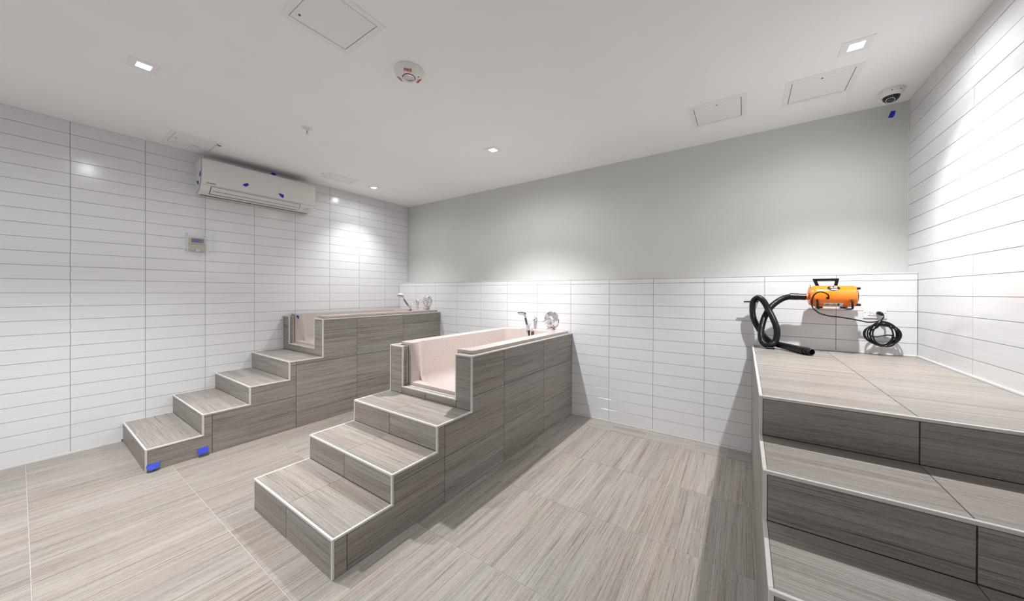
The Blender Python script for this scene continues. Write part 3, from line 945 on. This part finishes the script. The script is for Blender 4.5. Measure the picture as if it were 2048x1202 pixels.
# ------------------------------------------------------------------ outlet
ou = thing('wall_outlet', (4.983, 0, 1.09), 'white double socket on the tiled wall under the orange dryer', 'outlet')
box('cover_plate', 4.928, 5.038, -.0055, 0, 1.090, 1.163, WHITE, ou, .0015)
box('receptacle', 4.950, 5.016, -.0085, -.004, 1.110, 1.143, WHITE, ou, .001)
for xx in (4.961, 5.002):
    for dz in (-.006, .006):
        box('slot', xx - .004, xx + .004, -.0089, -.0080, 1.1265 + dz - .001, 1.1265 + dz + .001, INK, ou)
    lathe('ground_hole', [(.0080, 0), (.0080, .002), (.0089, .002), (.0089, 0)], (0, -1, 0), (xx + .010 if xx < 4.98 else xx - .009, 0, 1.1265), INK, ou, 10)
box('test_button', 4.976, 4.982, -.0095, -.008, 1.121, 1.132, WHITE, ou)
box('reset_button', 4.985, 4.991, -.0095, -.008, 1.121, 1.132, WHITE, ou)
for xx in (4.937, 5.030):
    lathe('screw', [(.005, 0), (.005, .0026), (.0062, .0026), (.0062, 0)], (0, -1, 0), (xx, 0, 1.1265), GREYINK, ou, 10)

# ------------------------------------------------------------------ dryer
DX0, DX1, DYc, DZc, DR = 4.652, 4.868, -.128, 1.238, .072
dr = thing('pet_dryer', (4.76, 0, 1.16), 'orange canister pet dryer hung on the tiled wall over the platform', 'dryer')
lathe('motor_canister', [(0, 0), (0, DR - .004), (.006, DR), (.028, DR), (.029, DR - .0015), (.031, DR - .0015), (.032, DR), (.200, DR), (.212, DR - .004), (.216, DR - .012), (.216, 0)],
      (1, 0, 0), (DX0, DYc, DZc), ORANGE, dr, 56)
ORG = (DX0, DYc, DZc)
lathe('end_cap', [(-.020, .0), (-.020, .052), (-.016, .062), (-.002, .066), (.001, .066)], (1, 0, 0), ORG, ORANGE_D, dr, 48)
lathe('air_outlet', [(-.032, .019), (-.032, .023), (-.019, .024)], (1, 0, 0), (DX0, DYc, DZc - .004), ORANGE_D, dr, 24)
lathe('rear_intake', [(.214, 0), (.214, .045), (.222, .045), (.224, .040), (.224, 0)], (1, 0, 0), ORG, BLACK, dr, 32)
for (dy, dz) in ((-.02, .052), (-.03, -.055), (.045, -.04), (.045, .04)):
    lathe('rear_foot', [(.210, 0), (.210, .008), (.232, .0085), (.234, .006), (.234, 0)], (1, 0, 0), (DX0, DYc + dy, DZc + dz), RUBBER, dr, 14)
for (xx) in (4.690, 4.812):
    for sgn_ in (-1, 1):
        yb_ = DYc + sgn_ * .036
        lathe('foot', [(0, .007), (.012, .008), (.013, .013), (.021, .0135), (.023, .010), (.023, 0)], (0, 0, -1), (xx, yb_, DZc - .060), RUBBER, dr, 16)
        box('foot_post', xx - .010, xx + .010, yb_ - .008, yb_ + .008, DZc - .072, DZc - .058, ORANGE_D, dr, .002)
# cable hooks low on the front
for (xx, s) in ((4.670, 1), (4.838, -1)):
    tube('cable_hook', [(xx, DYc - .069, DZc - .026), (xx, DYc - .080, DZc - .034), (xx, DYc - .082, DZc - .066), (xx, DYc - .074, DZc - .080), (xx + s * -.004 + (-.034 if s < 0 else .014), DYc - .066, DZc - .082)],
         .0058, RUBBER, dr, 10, .006)
# handle
bm = bmesh.new()
pts = [(4.672, 1.302), (4.652, 1.358), (4.788, 1.358), (4.778, 1.302), (4.762, 1.302), (4.768, 1.342), (4.676, 1.342), (4.690, 1.302)]
vs = [bm.verts.new((x, DYc - .010, z)) for x, z in pts]
f = bm.faces.new(vs)
r_ = bmesh.ops.extrude_face_region(bm, geom=[f])
bmesh.ops.translate(bm, vec=(0, .022, 0), verts=[g_ for g_ in r_['geom'] if isinstance(g_, bmesh.types.BMVert)])
bmesh.ops.recalc_face_normals(bm, faces=bm.faces)
bmesh.ops.bevel(bm, geom=bm.edges[:], offset=.0025, segments=2, affect='EDGES')
from_bm('carry_handle', bm, BLACK, dr, True)
# badge on the upper front: a thin oval lying on the cylinder
def cyl_pt(x, ang, out=.0):
    """ang from +z towards the room"""
    return Vector((x, DYc - math.sin(ang) * (DR + out), DZc + math.cos(ang) * (DR + out)))
bm = bmesh.new()
ctr = bm.verts.new(cyl_pt(4.754, math.radians(42), .0016)); ring = []
for k in range(32):
    a = 2 * PI * k / 32
    ring.append(bm.verts.new(cyl_pt(4.754 + .032 * math.cos(a), math.radians(42) + .33 * math.sin(a), .0012)))
for k in range(32): bm.faces.new((ctr, ring[k], ring[(k + 1) % 32]))
bmesh.ops.recalc_face_normals(bm, faces=bm.faces)
badge = from_bm('badge', bm, BLACK, dr, True)
a42 = math.radians(40)
upv = Vector((0, math.cos(a42), math.sin(a42)))
text_obj('badge_number', '4.0', .026, WHITE, badge, cyl_pt(4.754, math.radians(38), .0022), (1, 0, 0), upv, .0004, 1.1, .0006)
a56 = math.radians(53)
prism('badge_stripe', [cyl_pt(4.738, a56 - .05, .0022), cyl_pt(4.774, a56 - .05, .0022), cyl_pt(4.770, a56 + .03, .0022), cyl_pt(4.742, a56 + .03, .0022)], WHITE, badge, .0006, (0, -1, .5))
# rating label low on the front
def cyl_patch(name, xa, xb, a0, a1, out, mat, parent):
    bm = bmesh.new(); rows = []
    for k in range(6):
        a = math.radians(a0 + (a1 - a0) * k / 5)
        rows.append((bm.verts.new(cyl_pt(xa, a, out)), bm.verts.new(cyl_pt(xb, a, out))))
    for A, B in zip(rows, rows[1:]): bm.faces.new((A[0], A[1], B[1], B[0]))
    bmesh.ops.recalc_face_normals(bm, faces=bm.faces)
    return from_bm(name, bm, mat, parent, True)
lb = cyl_patch('rating_label', 4.707, 4.800, 128, 152, .0010, WHITE, dr)
for (xa, xb, a0, a1) in ((4.711, 4.738, 137, 143), (4.741, 4.744, 136, 150), (4.747, 4.770, 139, 143), (4.747, 4.768, 145, 148), (4.772, 4.783, 131, 149), (4.712, 4.736, 145, 148), (4.714, 4.73, 131, 132.5), (4.748, 4.765, 131, 132.5)):
    cyl_patch('label_print', xa, xb, a0, a1, .0014, INK, lb)
# cord boot and wall bracket
lathe('cord_boot', [(0, .0085), (.010, .0085), (.012, .006), (.020, .005)], (0, -1, .1), cyl_pt(4.722, math.radians(100), -.002), BLACK, dr, 14)
tube('end_screw', [(4.640, DYc - .03, DZc + .056), (4.637, DYc - .03, DZc + .078)], .0022, GREYINK, dr, 8)
for xx in (4.70, 4.82):
    box('wall_bracket', xx - .012, xx + .012, DYc + DR - .010, -.0006, DZc - .03, DZc + .03, BLACK, dr, .002)

# power cord (one thing: leads, coil, plug)
pc = thing('power_cord', (5.0, 0, .91), 'black power cord of the orange dryer, coiled below the socket', 'power cord')
lead = [(4.722, -.218, 1.226), (4.721, -.228, 1.244), (4.700, -.236, 1.262), (4.672, -.232, 1.266), (4.650, -.225, 1.246), (4.640, -.214, 1.205), (4.648, -.17, 1.165),
        (4.668, -.12, 1.142), (4.700, -.09, 1.116), (4.750, -.07, 1.100), (4.80, -.060, 1.094), (4.87, -.056, 1.082), (4.94, -.052, 1.066)]
coil = []
cxx, czz = 5.000, .990
for k in range(0, 5 * 16 + 9):
    a = math.radians(112) - 2 * PI * k / 16
    lap = k / 16
    rx = .066 + .011 * math.sin(lap * 2.6 + .4); rz = .073 + .009 * math.cos(lap * 3.1)
    coil.append((cxx + .007 * math.sin(lap * 4) + rx * math.cos(a), -.050 - .0062 * lap - .005 * math.sin(lap * 5), czz + .004 * math.cos(lap * 5) + rz * math.sin(a)))
path = lead + coil
tube('cord', path, .0042, RUBBER, pc, 8, .012)
loop2 = [(4.995, -.088, 1.066), (4.975, -.090, 1.035), (4.945, -.090, 1.010), (4.940, -.090, .985), (4.965, -.092, .975), (5.00, -.094, .985), (5.035, -.092, .990), (5.058, -.090, .965),
         (5.05, -.088, .93), (5.02, -.088, .915), (4.97, -.090, .94), (4.955, -.092, 1.00), (4.975, -.090, 1.050), (4.992, -.080, 1.078), (5.006, -.062, 1.092), (5.014, -.048, 1.104), (5.013, -.042, 1.118)]
tube('cord_end', loop2, .0042, RUBBER, pc, 8, .012)
box('cord_tie', 4.984, 5.002, -.096, -.044, 1.054, 1.064, RUBBER, pc, .002)
bm = bmesh.new()
bm_tube(bm, [Vector((5.000, -.009, 1.1265)), Vector((5.000, -.030, 1.1265)), Vector((5.006, -.040, 1.122)), Vector((5.013, -.043, 1.112))], lambda i: (.0125, .0125, .010, .0065)[i], 14)
from_bm('plug', bm, BLACK, pc, True)


# hose
hs = thing('dryer_hose', (4.43, -.1, .852), 'black ribbed hose looping from the orange dryer down onto the platform', 'hose')
hp = [(4.556, -.128, 1.233), (4.52, -.126, 1.229), (4.478, -.124, 1.208), (4.428, -.125, 1.158), (4.392, -.135, 1.090), (4.372, -.145, 1.01), (4.366, -.150, .945), (4.376, -.152, .897),
      (4.405, -.150, .876), (4.440, -.148, .890), (4.458, -.150, .935), (4.458, -.158, 1.00), (4.436, -.165, 1.075), (4.408, -.160, 1.14), (4.380, -.130, 1.200), (4.350, -.098, 1.222),
      (4.322, -.082, 1.195), (4.316, -.072, 1.135), (4.322, -.066, 1.075), (4.340, -.064, 1.02), (4.370, -.068, .96), (4.405, -.080, .912), (4.440, -.105, .885)]
tube('flexible_tube', hp, lambda i: .0205 if i % 2 else .0188, RUBBER, hs, 20, .0032)
lathe('coupling', [(0, .0215), (.0, .0235), (.045, .0235), (.046, .022), (.085, .022), (.086, .019)], (1, 0, -.03), (4.533, -.128, 1.234), BLACK, hs, 28)
tube('nozzle', [(4.428, -.098, .893), (4.472, -.135, .884), (4.520, -.195, .880), (4.565, -.262, .877), (4.598, -.313, .8755)], lambda i: .0205 + .00022 * i, BLACK, hs, 24, .01)
nd = Vector((.03, -.045, -.001)).normalized()
lathe('nozzle_tip', [(-.012, .0195), (.0, .0243), (.014, .0243), (.016, .0205), (.044, .0205), (.046, .0190), (.046, .0160), (.010, .0160), (.010, 0)], nd, (4.600, -.316, .8765), BLACK, hs, 28)
box('support_block', 4.395, 4.447, -.172, -.126, .8515, .864, BLACK, hs, .003)
hk = tube('hose_hook', [(4.352, -.0005, 1.196), (4.352, -.052, 1.193), (4.348, -.066, 1.192), (4.336, -.070, 1.192), (4.262, -.070, 1.190)], .0052, BLACK, None, 10, .01)
tag(hk, 'thin black wall hook carrying the dryer hose', 'hook')

# ------------------------------------------------------------------ blue tape marks
def tape(label, pos, nrm, right, w, h, sh, lift=.0, rot=0.0):
    """a torn scrap of masking tape: sh = outline in unit square, bottom edge may lift off"""
    w *= 1.18; h *= 1.18
    nrm = Vector(nrm).normalized(); right = Vector(right).normalized(); up = nrm.cross(right)
    cr_, sr_ = math.cos(rot), math.sin(rot)
    right, up = right * cr_ + up * sr_, up * cr_ - right * sr_
    pos = Vector(pos)
    bm = bmesh.new()
    top, bot = [], []
    for (u, v) in sh:
        k = lift * max(0, (.5 - v)) ** 1.2
        p = pos + right * (u * w) + up * (v * h) + nrm * (.0009 + k)
        top.append(bm.verts.new(p)); bot.append(bm.verts.new(p - nrm * .0008))
    f1 = bm.faces.new(top); bm.faces.new(bot[::-1])
    for i in range(len(sh)):
        j = (i + 1) % len(sh)
        bm.faces.new((top[i], bot[i], bot[j], top[j]))
    bmesh.ops.recalc_face_normals(bm, faces=bm.faces)
    bmesh.ops.triangulate(bm, faces=[f for f in bm.faces if len(f.verts) > 4])
    o = from_bm('masking_tape', bm, BLUE)
    return tag(o, label, 'tape')
S1 = [(-.5, -.2), (-.25, -.5), (.1, -.45), (.3, -.2), (.5, 0), (.3, .5), (.05, .35), (-.3, .1)]
S2 = [(-.5, .3), (-.4, .5), (.35, .4), (.5, .1), (.4, -.5), (.0, -.35), (-.25, 0)]
S3 = [(-.5, .1), (-.38, .5), (-.05, .32), (.5, .5), (.35, -.3), (-.2, -.5), (-.4, -.35)]
S4 = [(-.5, -.5), (-.42, .45), (.5, .5), (.42, -.35), (-.1, -.42)]
tape('blue masking tape scrap in the middle of the air conditioner front', (.2095, -1.998, 2.318), (1, 0, .02), (0, 1, 0), .044, .034, S1)
tape('blue masking tape scrap on the right half of the air conditioner front', (.2060, -1.681, 2.283), (1, 0, -.1), (0, 1, 0), .044, .036, S2)
tape('upper blue masking tape scrap on the end of the air conditioner', (.150, -2.3315, 2.345), (0, -1, 0), (1, 0, 0), .030, .045, S1)
tape('lower blue masking tape scrap on the end of the air conditioner', (.075, -2.3315, 2.272), (0, -1, 0), (1, 0, 0), .045, .036, S2)
tape('blue masking tape scrap on top of the air conditioner', (.17, -1.74, 2.4925), (0, 0, 1), (0, 1, 0), .04, .03, S4, .02)
tape('curved strip of blue masking tape on the panel by the air conditioner', (.209, -2.376, H - .0024), (0, 0, -1), (0, 1, 0), .060, .012, [(-.5, .3), (-.2, .6), (.2, .4), (.5, -.5), (.2, .0), (-.2, .1)])
tape('blue masking tape scrap on the corner of the panel by the air conditioner', (.400, -2.262, H - .0028), (0, 0, -1), (0, 1, 0), .032, .026, S2)
tape('small blue masking tape scrap on the ceiling beside the narrow access panel', (.428, -1.356, H), (0, 0, -1), (0, 1, 0), .020, .014, S1)
tape('blue masking tape scrap on the left tub at its cutout', (.1925, -1.511, .975), (1, 0, 0), (0, 1, 0), .024, .034, S2)
tape('blue masking tape scrap on the sage wall below the dome camera', (5.095, TB, 2.494), (0, -1, 0), (1, 0, 0), .032, .040, [(-.5, -.4), (-.1, .5), (.5, .45), (.35, -.2), (.1, -.5)])
tape('blue masking tape on the bottom step near the floor corner of the left surround', (.8735, -2.752, .036), (1, 0, 0), (0, 1, 0), .062, .034, S3, .03)
tape('blue masking tape on the bottom step side nearer the tub of the left surround', (.8735, -2.487, .044), (1, 0, 0), (0, 1, 0), .056, .036, S4, .03)
tape('blue masking tape scrap on the thermostat display', (.0293, -2.326, 1.738), (1, 0, 0), (0, 1, 0), .032, .024, S4)

# ------------------------------------------------------------------ groups of repeated things
GROUPS = {'tape': 'blue masking tape marks', 'access panel': 'ceiling access panels', 'ceiling light': 'recessed square downlights',
          'bathtub': 'speckled bathtubs', 'tub surround': 'stepped tiled tub surrounds', 'hand shower': 'hand showers at the tubs',
          'faucet valve': 'mixer valves at the tubs'}
for o in bpy.data.objects:
    if o.parent is None and o.get('category') in GROUPS:
        o['group'] = GROUPS[o['category']]
